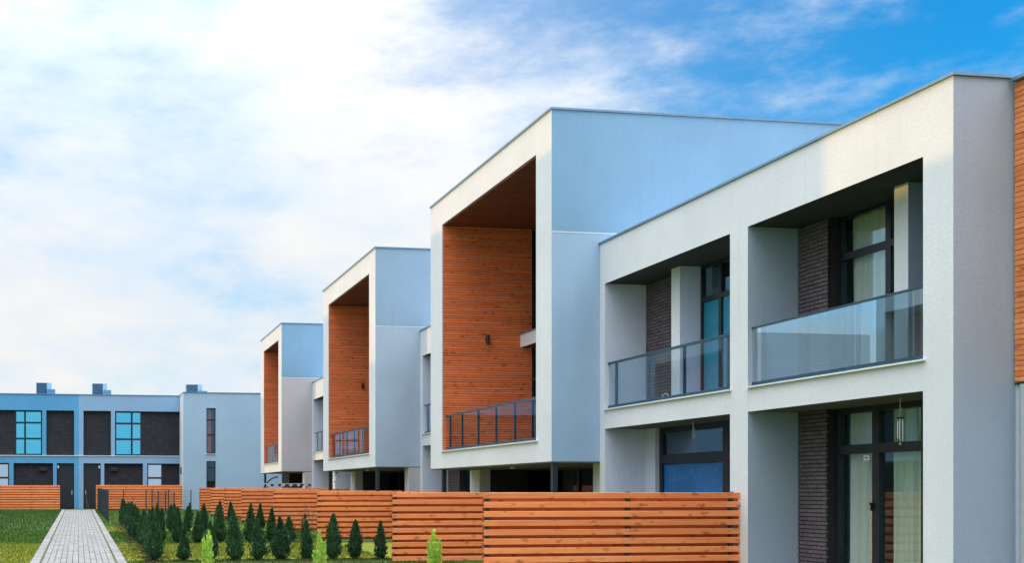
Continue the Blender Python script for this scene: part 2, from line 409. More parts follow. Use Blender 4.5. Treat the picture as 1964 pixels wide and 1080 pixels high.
while y < py1 - 0.3:
    for i in range(ncol):
        lx = -inner / 2 + (i + 0.5) * cw
        yy = y + (0.5 * cl if i % 2 else 0)
        px = path_x(yy) + lx
        z = gz(yy) - 0.012 + random.uniform(-0.002, 0.002)
        if count < 290:
            o = link('paver', pav, path, (px, yy, z), YAW); o.rotation_euler.x = SLOPE + random.uniform(-0.004, 0.004); count += 1
        else:
            a, b, h = (cw - 0.010) / 2, (cl - 0.008) / 2, z + 0.05
            s = SLOPE * b
            pav_far.add([(px - a, yy - b, h - s), (px + a, yy - b, h - s), (px + a, yy + b, h + s), (px - a, yy + b, h + s),
                         (px - a, yy - b, h - s - 0.04), (px + a, yy - b, h - s - 0.04), (px + a, yy + b, h + s - 0.04), (px - a, yy + b, h + s - 0.04)],
                        [(0, 1, 2, 3), (4, 5, 1, 0), (5, 6, 2, 1), (6, 7, 3, 2), (7, 4, 0, 3)])
    y += cl
pav_far.build('paver', 'paver', path, kind='stuff')
kerb = slab_mesh(0.215, 0.485, 0.06, 0.01).mesh('border_stone', 'paver')
y = 22.5
while y < py1 - 0.5:
    for s in (-1, 1):
        o = link('border_stone', kerb, path, (path_x(y) + s * (PW - 0.12), y, gz(y) - 0.010 + random.uniform(-0.003, 0.003)), YAW + random.uniform(-0.004, 0.004))
        o.rotation_euler.x = SLOPE
    y += 0.5

# ------------------------------------------------------------------ house pieces
def part_box(name, parent, b, mats, **k): return MB().box(*b, **k).build(name, mats, parent)

def window(parent, axis, d, u0, u1, z0, z1, us=(), zs=(), mat='window_glass', fw=0.06, depth=0.09, mull=0.08, name='window', films=None, frame='frame_dark'):
    """glazing in the plane axis = d, frame bars plus one pane object per light; faces -axis"""
    mb = MB()
    def bx(m, ua, ub, za, zb, da, db):
        if axis == 'x': m.box(da, ua, za, db, ub, zb)
        else: m.box(ua, da, za, ub, db, zb)
    ue = [u0] + list(us) + [u1]; ze = [z0] + list(zs) + [z1]
    bx(mb, u0, u0 + fw, z0, z1, d, d + depth); bx(mb, u1 - fw, u1, z0, z1, d, d + depth)
    bx(mb, u0 + fw, u1 - fw, z0, z0 + fw, d, d + depth); bx(mb, u0 + fw, u1 - fw, z1 - fw, z1, d, d + depth)
    for u in us: bx(mb, u - mull / 2, u + mull / 2, z0 + fw, z1 - fw, d - 0.004, d + depth)
    ulo = [u0 + fw] + [u + mull / 2 for u in us]; uhi = [u - mull / 2 for u in us] + [u1 - fw]
    for z in zs:
        for a, b in zip(ulo, uhi): bx(mb, a, b, z - mull / 2, z + mull / 2, d - 0.002, d + depth)
    o = mb.build(name, frame, parent)
    zlo = [z0 + fw] + [z + mull / 2 for z in zs]; zhi = [z - mull / 2 for z in zs] + [z1 - fw]
    for i, (a, b) in enumerate(zip(ulo, uhi)):
        for j, (c, e) in enumerate(zip(zlo, zhi)):
            p = MB(); q = d + depth * 0.5; t = [random.uniform(-0.006, 0.006) for _ in range(3)] if mat in ('sky_glass', 'pale_sky_glass') else (0, 0, 0)
            pl = [(a, c, t[0]), (b, c, t[1]), (b, e, t[2]), (a, e, t[0] + t[2] - t[1])]      # far panes never sit perfectly true in their beads
            p.add([((q + k + f, u, z) if axis == 'x' else (u, q + k + f, z)) for f in (0, 0.008) for u, z, k in pl], [(0, 1, 2, 3), (7, 6, 5, 4), (0, 4, 5, 1), (1, 5, 6, 2), (2, 6, 7, 3), (3, 7, 4, 0)]); p.build('pane', mat, o)
            if films and (i, j) in films:
                p = MB(); bx(p, a + 0.004, b - 0.004, c + 0.004, e - 0.004, d + depth * 0.5 - 0.006, d + depth * 0.5 - 0.002); p.build('protective_film', films[(i, j)], o)
    return o

BR = {}
def brick_mesh(l):
    k = round(l, 3)
    if k not in BR: BR[k] = MB().box(-0.02, -l / 2, -0.0275, 0.02, l / 2, 0.0275).mesh('brick', 'brick')
    return BR[k]
def brick_panel(parent, x, y0, y1, z0, z1, single, thick=0.3):
    """dark brick facing -x: mortar body with bricks standing proud of it"""
    o = MB().box(x + 0.014, y0, z0, x + thick, y1, z1).build('brick_wall', 'mortar', parent)
    pitch, L, j = 0.074, 0.235, 0.012
    far = MB(); r = 0; z = z0 + 0.037
    while z + 0.03 < z1:
        y = y0 - (0.0 if r % 2 == 0 else L * 0.5)
        while y < y1 - 0.02:
            a, b = max(y, y0) + 0.0, min(y + L, y1)
            if b - a > 0.04:
                dx_ = random.uniform(-0.004, 0.003)
                if single: link('brick', brick_mesh(b - a), o, (x + 0.02 + dx_, (a + b) / 2, z))
                else: far.box(x + dx_, a, z - 0.0275, x + 0.03, b, z + 0.0275)
            y += L + j
        z += pitch; r += 1
    if not single: far.build('brick', 'brick', o, kind='stuff')
    return o

def railing(parent, x, y0, y1, z0, z1, posts, metal='blue_metal', gl='rail_glass', top=0.05):
    r = thing_part('railing', parent)
    MB().box(x - 0.03, y0, z1 - top, x + 0.03, y1, z1).build('top_rail', metal, r)
    MB().box(x - 0.025, y0, z0 + 0.03, x + 0.025, y1, z0 + 0.08).build('bottom_rail', metal, r)
    for p in posts: MB().box(x + 0.031, p - 0.022, z0 + 0.003, x + 0.085, p + 0.022, z1 - 0.006).build('railing_post', metal, r)
    e = [y0] + list(posts) + [y1]
    for a, b in zip(e[:-1], e[1:]):
        if b - a > 0.1: MB().box(x - 0.005, a + 0.008, z0 + 0.085, x + 0.005, b - 0.008, z1 - top - 0.004).build('glass_panel', gl, r)
    return r
def thing_part(name, parent):
    o = bpy.data.objects.new(name, None); col.objects.link(o); o.parent = parent; return o

def curtain(x, y0, y1, z0, z1, label, mat='cream_cloth', axis='x', amp=0.05):
    mb = MB(); n = int(max(24, abs(y1 - y0) * 52)); vs = []; ph = random.random() * 6; nz = 5
    for k in range(nz):
        f = k / (nz - 1); z = z1 + (z0 - z1) * f
        for i in range(n + 1):
            t = i / n; y = y0 + (y1 - y0) * t
            w = math.sin(t * (y1 - y0) * 46 + ph + 0.5 * math.sin(t * 9)) * (0.35 + 0.65 * f) + 0.4 * math.sin(t * (y1 - y0) * 19 + ph * 2)
            sw = 0.03 * f * math.sin(t * 7 + ph)
            vs.append((x + amp * w, y + sw, z) if axis == 'x' else (y + sw, x + amp * w, z))
    fs = [(k * (n + 1) + i, k * (n + 1) + i + 1, (k + 1) * (n + 1) + i + 1, (k + 1) * (n + 1) + i) for k in range(nz - 1) for i in range(n)]
    mb.add(vs, fs); o = mb.build('curtain', mat)
    for p in o.data.polygons: p.use_smooth = True
    return tag(o, label, 'curtain', 'curtains behind the terrace windows')

def low_house(label, y0, y1, xf, zo, t0, t1, upper, ground, xb=21.5, side='slate_render', rail=None, single=True, room=True, cap_side=False):
    """two-storey house: frame of end walls, roof fascia and balcony slab round recessed bays"""
    g = gz((y0 + y1) / 2)
    h = thing('townhouse', label, 'townhouse', (xf, (y0 + y1) / 2, g), 'low flat-roofed houses of the terrace')
    zs0, zs1, zt, zr = 3.29 + zo, 3.72 + zo, 6.69 + zo, 7.66 + zo
    W = [side, 'white_render', 'soffit_render']
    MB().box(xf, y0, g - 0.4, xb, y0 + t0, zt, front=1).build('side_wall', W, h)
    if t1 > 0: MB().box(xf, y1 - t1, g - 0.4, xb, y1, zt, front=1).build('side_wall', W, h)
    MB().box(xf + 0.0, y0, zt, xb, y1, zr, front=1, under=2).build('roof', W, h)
    c = MB(); c.box(xf - 0.035, y0 - (0.035 if cap_side else 0), zr + 0.003, xf + 0.35, y1, zr + 0.045)
    if cap_side: c.box(xf + 0.351, y0 - 0.035, zr + 0.003, xb, y0 + 0.3, zr + 0.045)
    c.build('roof_cap', 'cap_metal', h)
    ya, yb = y0 + t0, y1 - t1
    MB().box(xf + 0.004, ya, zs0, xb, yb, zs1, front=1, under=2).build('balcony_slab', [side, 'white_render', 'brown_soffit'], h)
    MB().box(xf - 0.05, ya - 0.05, zs1 + 0.002, xf + 0.18, yb - 0.002, zs1 + 0.03).build('balcony_sill', 'white_metal', h)
    MB().box(xf + 0.2, ya, g - 0.4, xb, yb, g + 0.14).build('terrace_floor', 'concrete', h)
    MB().box(xb, y0, g - 0.4, xb + 0.25, y1, zr).build('rear_wall', 'slate_render', h)
    MB().box(17.5, ya, g + 0.141, 17.6, yb, zs0 - 0.001).box(17.5, ya, zs1 + 0.001, 17.6, yb, zt - 0.001).build('partition', 'interior', h)
    for segs, zl, zh in ((upper, zs1 + 0.001, zt), (ground, g + 0.14, zs0)):
        for s in segs:
            k = s[0]
            if k == 'brick': brick_panel(h, s[3], s[1], s[2], zl, zh, single)
            elif k == 'pier': MB().box(s[3], s[1], zl, s[4], s[2], zh, front=1).build('pier', W, h)
            elif k == 'wall': MB().box(s[3], s[1], zl, s[3] + 0.3, s[2], zh).build('recess_wall', s[4] if len(s) > 4 else side, h)
            elif k == 'win':
                o = s[4] if len(s) > 4 else {}
                zz = [z + zo for z in o.get('zs', ())]
                kw = {q: v for q, v in o.items() if q not in ('zs',)}
                window(h, 'x', s[3], s[1], s[2], zl, zh, zs=zz, **kw)
    if rail: railing(h, xf + 0.10, ya + 0.01, yb - 0.01, zs1 + 0.03, 4.84 + zo, *rail[0:1], **(rail[1] if len(rail) > 1 else {}))
    return h

# nearest house (right of the picture): deep frame, mirror-like frameless balcony
near = low_house('low white-framed house in front, mirror glass balcony above two curtained garden doors', 13.69, 18.78, 12.0, 0, 0.56, 0.28,
    upper=[('brick', 17.68, 18.5, 13.0), ('win', 15.75, 17.675, 13.22, dict(us=(16.47,), zs=(5.97,), mat='window_glass', mull=0.12, fw=0.07)),
           ('pier', 15.45, 15.75, 12.75, 13.5), ('win', 14.25, 15.45, 13.22, dict(zs=(5.97,)))],
    ground=[('brick', 17.72, 18.5, 13.0), ('win', 14.62, 17.715, 13.17, dict(us=(15.6, 16.70), zs=(2.56,), mull=0.16, fw=0.10, depth=0.11, name='garden_door')),
            ('pier', 14.25, 14.62, 12.9, 13.5)],
    side='grey_render', rail=([18.26, 17.05, 15.80, 14.56], dict(gl='rail_mirror', top=0.028)), cap_side=True)
mid = low_house('low white-framed house beside the tall box, blue film on its window glass', 18.782, 24.346, 12.0, 0, 0.28, 0.246,
    upper=[('brick', 22.3, 24.1, 13.03), ('pier', 21.95, 22.3, 12.65, 13.4), ('win', 19.062, 21.95, 13.13, dict(us=(20.55, 21.22), zs=(5.95,), mull=0.10, films={(2, 0): 'teal_film', (1, 0): 'teal_film'}))],
    ground=[('wall', 23.62, 24.1, 13.0), ('win', 19.062, 23.615, 13.1, dict(us=(20.96,), zs=(2.56,), mull=0.22, fw=0.13, depth=0.1, films={(1, 0): 'blue_film', (0, 0): 'blue_film'}))],
    side='slate_render', rail=([23.83, 22.35, 20.92, 19.36],))
def seg_low(y0, y1):
    up = [('brick', y1 - 1.45, y1 - 0.28, 13.55), ('win', y1 - 3.6, y1 - 1.455, 13.75, dict(us=(y1 - 2.5,), zs=(5.97,))), ('pier', y1 - 3.9, y1 - 3.605, 13.3, 14.0), ('win', y0 + 0.28, y1 - 3.905, 13.75, dict(zs=(5.97,)))]
    gr = [('brick', y1 - 1.55, y1 - 0.28, 13.55), ('win', y1 - 4.3, y1 - 1.555, 13.72, dict(us=(y1 - 2.5,), zs=(2.56,), mull=0.14)), ('wall', y0 + 0.28, y1 - 4.305, 13.3, 'white_render')]
    return dict(upper=up, ground=gr)
low2 = low_house('low house between the nearest tall box and the middle one', 33.462, 40.158, 12.55, 0.24, 0.28, 0.28, single=False, rail=([34.9, 36.3, 37.7, 38.9, 39.7],), **seg_low(33.46, 40.16))
low3 = low_house('low house just beyond the middle tall box', 49.352, 54.78, 12.55, 0.24, 0.28, 0.28, single=False, rail=([50.6, 51.8, 53.0, 54.1],), **seg_low(49.352, 54.78))
low4 = low_house('low house touching the farthest tall box', 54.782, 60.216, 12.55, 0.24, 0.28, 0.28, single=False, rail=([56.0, 57.2, 58.4, 59.5],), **seg_low(54.782, 60.216))

def box_house(label, y0, y1, ya, yb, zo, up_mat, low_mat, posts, lamp):
    g = gz((y0 + y1) / 2); xf, xb = 10.8, 21.5
    h = thing('box_house', label, 'townhouse', (xf, (y0 + y1) / 2, g), 'tall cantilevered box houses of the terrace')
    z0, zs, zt, zr, zj = 2.53 + zo, 3.03 + zo, 9.98 + zo, 10.80 + zo, 7.93 + zo * 0.6
    W = [low_mat, 'white_render']; U = [up_mat, 'white_render']
    MB().box(xf, y0, z0, xb, ya, zj, front=1).build('side_wall', W, h)
    MB().box(xf, y0, zj, xb, ya, zr, front=1).build('side_wall', U, h)
    MB().box(xf + 0.002, y0 - 0.006, zj - 0.012, xb, y0 - 0.001, zj + 0.012).build('render_joint', 'white_render', h)
    MB().box(xf, yb, z0, xb, y1, zr, front=1).build('side_wall', W, h)
    MB().box(xf, ya, zt + 0.03, xb, yb, zr, front=1).build('roof', W, h)
    MB().box(xf + 0.2, ya + 0.02, zs + 0.001, 13.66, yb - 0.05, zs + 0.012).build('loggia_bounce_floor', 'bounce_floor_tile', h)  # pale unseen sheet added to bounce light onto the wood lining
    MB().box(xf, ya, z0, xb, yb, zs, front=1).build('floor_slab', W, h)
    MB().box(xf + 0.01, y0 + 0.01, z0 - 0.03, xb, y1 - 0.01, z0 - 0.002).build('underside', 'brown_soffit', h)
    c = MB(); c.box(xf - 0.035, y0 - 0.035, zr + 0.003, xf + 0.35, y1 + 0.03, zr + 0.05); c.box(xf + 0.351, y0 - 0.035, zr + 0.003, xb, y0 + 0.32, zr + 0.05); c.build('roof_cap', 'cap_metal', h)
    MB().box(xf - 0.05, ya - 0.10, zs + 0.002, xf + 0.2, yb + 0.04, zs + 0.035).build('balcony_sill', 'white_metal', h)
    xw = 13.68
    # rear of the loggia: dark glazing on two floors with a white slab edge between
    window(h, 'x', xw, ya, yb, zs + 0.001, 6.27 + zo, us=[ya + (yb - ya) * k / 4 for k in (1, 2, 3)], zs=(5.3 + zo,), mat='dark_glass')
    window(h, 'x', xw, ya, yb, 6.72 + zo, zt - 0.01, us=[ya + (yb - ya) * k / 4 for k in (1, 2, 3)], mat='dark_glass')
    MB().box(13.30, ya, 6.28 + zo, 17.5, yb, 6.67 + zo, front=1, under=2).build('upper_slab', ['grey_render', 'white_render', 'soffit_render'], h)
    MB().box(13.26, ya, 6.672 + zo, 13.4, yb, 6.705 + zo).build('slab_cap', 'cap_metal', h)
    # larch cladding on the far inner wall and on the soffit, board by board
    L = xw - xf - 0.02; pitch = 0.0725
    n = int((zt - zs - 0.04) / pitch)
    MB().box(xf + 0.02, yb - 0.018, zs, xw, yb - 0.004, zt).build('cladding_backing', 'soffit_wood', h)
    for i in range(n):                                  # each course is two boards butted at a staggered joint
        a, z = random.choice((0.5, 0.8, 1.1, 1.5, 1.9, 2.2)), zs + 0.05 + (i + 0.5) * pitch
        for x0, x1 in ((0.0, a - 0.002), (a + 0.002, L)):
            link('cladding_board', board_mesh(x1 - x0, pitch - 0.011, 0.028, 'clad_wood', 0.005), h, (xf + 0.012 + (x0 + x1) / 2, yb - 0.034 + random.uniform(-0.004, 0.004), z + random.uniform(-0.0015, 0.0015)))
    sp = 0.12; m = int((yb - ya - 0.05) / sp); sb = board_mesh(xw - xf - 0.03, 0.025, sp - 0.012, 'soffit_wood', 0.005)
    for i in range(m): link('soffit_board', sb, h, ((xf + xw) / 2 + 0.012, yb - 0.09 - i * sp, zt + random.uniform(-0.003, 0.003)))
    railing(h, xf + 0.12, ya + 0.01, yb - 0.05, zs + 0.035, zs + 1.12, posts, gl='rail_glass')
    if lamp:
        lx, lz = lamp; lm = MB(); ly = yb - 0.125
        lm.box(lx - 0.05, yb - 0.068, lz - 0.06, lx + 0.05, yb - 0.049, lz + 0.06)
        lm.tube([(lx, ly, lz - 0.14), (lx, ly, lz + 0.14)], 0.055, 14); lm.box(lx - 0.02, ly + 0.03, lz - 0.02, lx + 0.02, yb - 0.066, lz + 0.02)
        lm.build('wall_lamp', 'black_plastic', h)
    # open ground floor under the cantilever
    for py in (y0 + 0.1, yb + 0.15): MB().box(xf + 0.05, py - 0.06, g - 0.1, xf + 0.17, py + 0.06, z0 - 0.03).build('post', 'dark_metal', h)
    MB().box(12.1, y0 + 0.001, g - 0.3, xb, y0 + 0.55, z0 - 0.031, front=1).build('ground_wall', ['mauve_render', 'white_render'], h)
    MB().box(12.1, y1 - 0.85, g - 0.3, 12.45, y1 - 0.001, z0 - 0.031, front=1).build('ground_wall', ['mauve_render', 'white_render'], h)
    MB().box(12.451, y1 - 0.82, g - 0.3, xb, y1 - 0.001, z0 - 0.031).build('dark_panel', 'blind_dark', h)
    window(h, 'x', 13.6, y0 + 0.551, y1 - 0.851, g + 0.14, z0 - 0.031, us=[y0 + (y1 - y0) * k for k in (0.3, 0.5, 0.7)], mat='dark_glass')
    MB().box(11.0, y0 + 0.551, g - 0.3, xb, y1 - 0.851, g + 0.139).build('terrace_floor', 'concrete', h)
    MB().box(16.5, y0 + 0.56, g + 0.14, 16.6, y1 - 0.86, z0 - 0.04).build('partition', 'blind_dark', h)
    MB().box(17.5, ya, zs + 0.001, 17.6, yb, zt).build('partition', 'blind_dark', h)
    MB().box(xb, y0, g - 0.3, xb + 0.25, y1, zr).build('rear_wall', 'slate_render', h)
    dl = MB(); dl.tube([(11.7, y0 + 4.6, z0 - 0.075), (11.7, y0 + 4.6, z0 - 0.031)], 0.07, 12); dl.build('downlight', 'white_metal', h)
    return h
def posts_for(ya, yb): n = 5; return [ya + 0.42 + (yb - ya - 0.62) * k / n for k in range(n + 1)]
box_house('largest and nearest tall box house with orange wood-lined loggia', 24.35, 33.46, 25.25, 32.33, 0.0, 'sky_render', 'pale_blue_render', [25.70, 27.0, 28.31, 29.67, 31.01, 32.1], (12.22, 6.50))
box_house('middle tall box house with orange wood-lined loggia', 40.16, 49.35, 41.09, 48.25, 0.22, 'dusty_blue_render', 'mist_render', posts_for(41.09, 48.25), (12.36, 6.58))
box_house('farthest tall box house, blue above and mauve below on its side wall', 60.22, 67.6, 61.23, 66.39, 0.40, 'sky_render', 'mauve_render', posts_for(61.23, 66.39), None)

# wood-clad neighbour at the right edge
nb_root = thing('townhouse', 'house at the right edge clad in narrow orange boards above a grey wall', 'townhouse', (12.97, 9.0, gz(9)))
MB().box(12.98, 2.0, -0.3, 21.5, 13.688, 7.60).build('wall', ['slate_render'], nb_root)
MB().box(12.86, 2.0, 7.603, 13.3, 13.65, 7.65).build('roof_cap', 'cap_metal', nb_root)
bm = board_mesh(8.0, 0.067, 0.03, 'edge_wood', 0.004)
for i in range(57):
    link('cladding_board', bm, nb_root, (12.955 + random.uniform(-0.003, 0.003), 9.66, 3.37 + (i + 0.5) * 0.0742), R(90))
MB().box(12.94, 5.7, 3.335, 12.985, 13.66, 3.362).build('cladding_trim', 'dark_metal', nb_root)
mb = MB(); mb.tube([(12.915, 13.50, -0.1), (12.915, 13.50, 3.33)], 0.036, 14); mb.build('downpipe', 'pipe_metal', nb_root)
mb = MB()
for z in (0.9, 2.4): mb.box(12.905, 13.455, z, 12.979, 13.545, z + 0.03)
mb.build('pipe_bracket', 'pipe_metal', nb_root)

# door sticker, handle, curtains, chime
ga = [o for o in near.children if o.name.startswith('garden_door')][0]
mb = MB(); mb.box(13.212, 16.90, 2.36, 13.2135, 17.04, 2.45); mb.box(13.210, 16.93, 2.39, 13.2118, 17.01, 2.42, mi=1); mb.build('sticker', ['paper', 'ink'], ga)
mb = MB(); mb.box(13.12, 16.735, 1.50, 13.168, 16.765, 1.64); mb.box(13.10, 16.735, 1.60, 13.122, 16.765, 1.64); mb.build('handle', 'black_plastic', ga)
curtain(13.37, 16.72, 17.55, 0.2, 3.27, 'cream curtain drawn behind the garden door with the white sticker')
curtain(13.37, 14.7, 16.55, 0.2, 3.27, 'cream curtain behind the garden window with the hanging wind chime', 'pale_green_cloth')
curtain(13.42, 15.85, 17.6, 3.8, 6.66, 'cream curtain behind the upper window of the mirror glass balcony')
curtain(13.93, 36.1, 37.9, 0.5, 3.5, 'pale green curtain in the ground floor window of the house behind the nearest box', 'pale_green_cloth')

ch = thing('wind_chime', 'silver tube wind chime hanging before the garden window', 'wind chime', (12.55, 15.37, 3.28))
mb = MB(); mb.tube([(12.55, 15.37, 3.289), (12.545, 15.375, 3.1), (12.56, 15.38, 2.98)], 0.006, 6); mb.tube([(12.56, 15.38, 3.16), (12.60, 15.40, 3.06), (12.55, 15.42, 2.99)], 0.005, 6); mb.build('cord', 'cable_white', ch)
mb = MB(); mb.tube([(12.56, 15.38, 2.965), (12.56, 15.38, 2.985)], 0.05, 14); mb.build('top_disc', 'black_plastic', ch)
for k in range(5):
    a = 2 * math.pi * k / 5; q = (12.56 + 0.038 * math.cos(a), 15.38 + 0.038 * math.sin(a))
    mb = MB(); mb.tube([(q[0], q[1], 2.962), (q[0], q[1], 2.92)], 0.002, 5); mb.tube([(q[0], q[1], 2.92), (q[0], q[1], 2.70 - 0.02 * k)], 0.008, 8); mb.build('chime_tube', 'chrome', ch)
mb = MB(); mb.tube([(12.56, 15.38, 2.962), (12.56, 15.38, 2.58)], 0.002, 5); mb.tube([(12.56, 15.38, 2.56), (12.56, 15.38, 2.585)], 0.022, 10); mb.build('clapper', 'chrome', ch)
mb = MB(); pts = [(12.6, 21.35, 3.289), (12.6, 21.34, 3.17)]
for k in range(13):
    a = math.pi * 0.5 + 2 * math.pi * k / 12; pts.append((12.6 + 0.012 * k / 12, 21.34 + 0.045 * math.cos(a), 3.06 + 0.11 * math.sin(a)))
mb.tube(pts, 0.009, 6); tag(mb.build('ceiling_cable', 'cable_white'), 'bare white cable looped from the ceiling before the blue filmed window', 'cable')
mb = MB(); mb.tube([(12.35, 22.1, 3.78), (12.3, 22.05, 3.9), (12.33, 21.95, 3.94), (12.38, 21.9, 3.86), (12.4, 21.8, 3.775)], 0.012, 6)
tag(mb.build('cable', 'cable_white'), 'short white cable end lying on the balcony floor behind the glass', 'cable')

# ------------------------------------------------------------------ garden fences
def garden_fence(label, y, x0, x1, top, posts, pitch=0.1655, n=10, group='orange slatted garden fences', h=0.108):
    f = thing('garden_fence', label, 'fence', ((x0 + x1) / 2, y, gz(y)), group)
    g = gz(y)
    bm = board_mesh(x1 - x0, h, 0.024, 'fence_wood', 0.006); bb = board_mesh(x1 - x0, h, 0.022, 'shaded_back_board_wood', 0.006)
    for i in range(n):
        z = top - h / 2 - i * pitch
        if z - h / 2 < g + 0.01: break
        link('slat', bm, f, ((x0 + x1) / 2 + random.uniform(-0.004, 0.004), y - 0.034 + random.uniform(-0.002, 0.002), z + random.uniform(-0.002, 0.002)))
        if z - pitch / 2 - h / 2 > g: link('slat', bb, f, ((x0 + x1) / 2, y + 0.047, z - pitch / 2))
    for p in posts:
        MB().box(p - 0.037, y - 0.021, g - 0.2, p + 0.037, y + 0.035, top + 0.018).build('fence_post', 'dark_metal', f)
    return f
FE = [(18.78, 7.04, 12.0, 1.805, 'nearest orange slatted fence ending at the white house column'),
      (24.62, 7.02, 11.98, 1.80, 'second orange slatted fence, partly behind the nearest one'),
      (33.4, 7.11, 11.98, 1.82, 'third orange slatted fence, with the climbing rose beside its left neighbour'),
      (40.7, 6.98, 12.0, 1.85, 'fourth orange slatted fence, the climbing rose grows before its end'),
      (49.3, 6.99, 12.0, 1.92, 'fifth orange slatted fence, counted from the camera'),
      (54.78, 6.88, 12.4, 1.98, 'sixth orange slatted fence, counted from the camera'),
      (60.2, 6.84, 12.0, 1.98, 'seventh orange slatted fence, counted from the camera'),
      (67.6, 6.94, 12.0, 2.02, 'farthest of the stepped orange slatted fences, before the pale end house')]
FE[2] = FE[2][:4] + ('third orange slatted fence, its end just right of the climbing rose',)
FE[3] = FE[3][:4] + ('fourth orange slatted fence, the climbing rose stands before its right part',)
for i, (y, a, b, t, lab) in enumerate(FE):
    ps = [a + 0.07, 9.80, b - 0.16] if i == 0 else [a + 0.07, (a + b) / 2, b - 0.1]
    garden_fence(lab, y, a, b, t, ps, n=10)
garden_fence('orange slatted fence across the left lawn in front of the far dark house', 74.6, -11.6, -1.73, 2.20, [-11.5, -9.5, -7.5, -5.6, -3.6, -1.82], group='orange slatted fences before the far houses')
garden_fence('orange slatted fence right of the path before the far dark house', 74.6, 0.66, 6.5, 2.22, [0.75, 2.6, 4.5, 6.4], group='orange slatted fences before the far houses')

# dark wire mesh fence
def mesh_run(root, p0, p1, h, panel=2.5, sp=0.06, r=0.004):
    p0, p1 = Vector(p0), Vector(p1); L = (p1 - p0).length; n = max(1, round(L / panel)); d = (p1 - p0) / L; nrm = Vector((-d.y, d.x))
    for k in range(n + 1):
        q = p0 + d * L * k / n; g = gz(q.y)
        MB().box(q.x - 0.03, q.y - 0.03, g - 0.2, q.x + 0.03, q.y + 0.03, g + h + 0.05).build('fence_post', 'dark_metal', root)
    for k in range(n):
        a = p0 + d * (L * k / n + 0.04); b = p0 + d * (L * (k + 1) / n - 0.04); mb = MB(); w = (b - a).length; m = int(w / sp)
        def bar(s, e, za, zb):
            q, u = a + d * s, a + d * e
            c = [q - nrm * r, u - nrm * r, u + nrm * r, q + nrm * r]; ga = gz((q.y + u.y) / 2)
            mb.add([(v.x, v.y, ga + za) for v in c] + [(v.x, v.y, ga + zb) for v in c], [(3, 2, 1, 0), (4, 5, 6, 7), (0, 1, 5, 4), (1, 2, 6, 5), (2, 3, 7, 6), (3, 0, 4, 7)])
        for i in range(m + 1):
            s = w * i / m; bar(s - r, s + r, 0.03, h)
        for j in range(7): z = 0.06 + (h - 0.1) * j / 6; bar(0, w, z - r, z + r)
        mb.build('wire_panel', 'dark_metal', root)
mf = thing('mesh_fence', 'dark green wire mesh fence standing along the right edge of the path', 'wire fence', (1.0, 63, gz(63)))
mesh_run(mf, (1.02, 51.8), (0.80, 74.2), 1.45)
mf2 = thing('mesh_fence', 'dark wire mesh fence with tall posts crossing the far lawn', 'wire fence', (4.4, 65, gz(65)))
mesh_run(mf2, (4.62, 58.0), (4.40, 74.0), 1.30, 5.2, 0.25, 0.0018)
mf3 = thing('mesh_fence', 'fine wire mesh fence in front of the right orange fence of the far house', 'wire fence', (3.6, 72, gz(72)))
mesh_run(mf3, (0.95, 72.6), (6.9, 72.6), 1.35, 1.5, 0.10, 0.003)

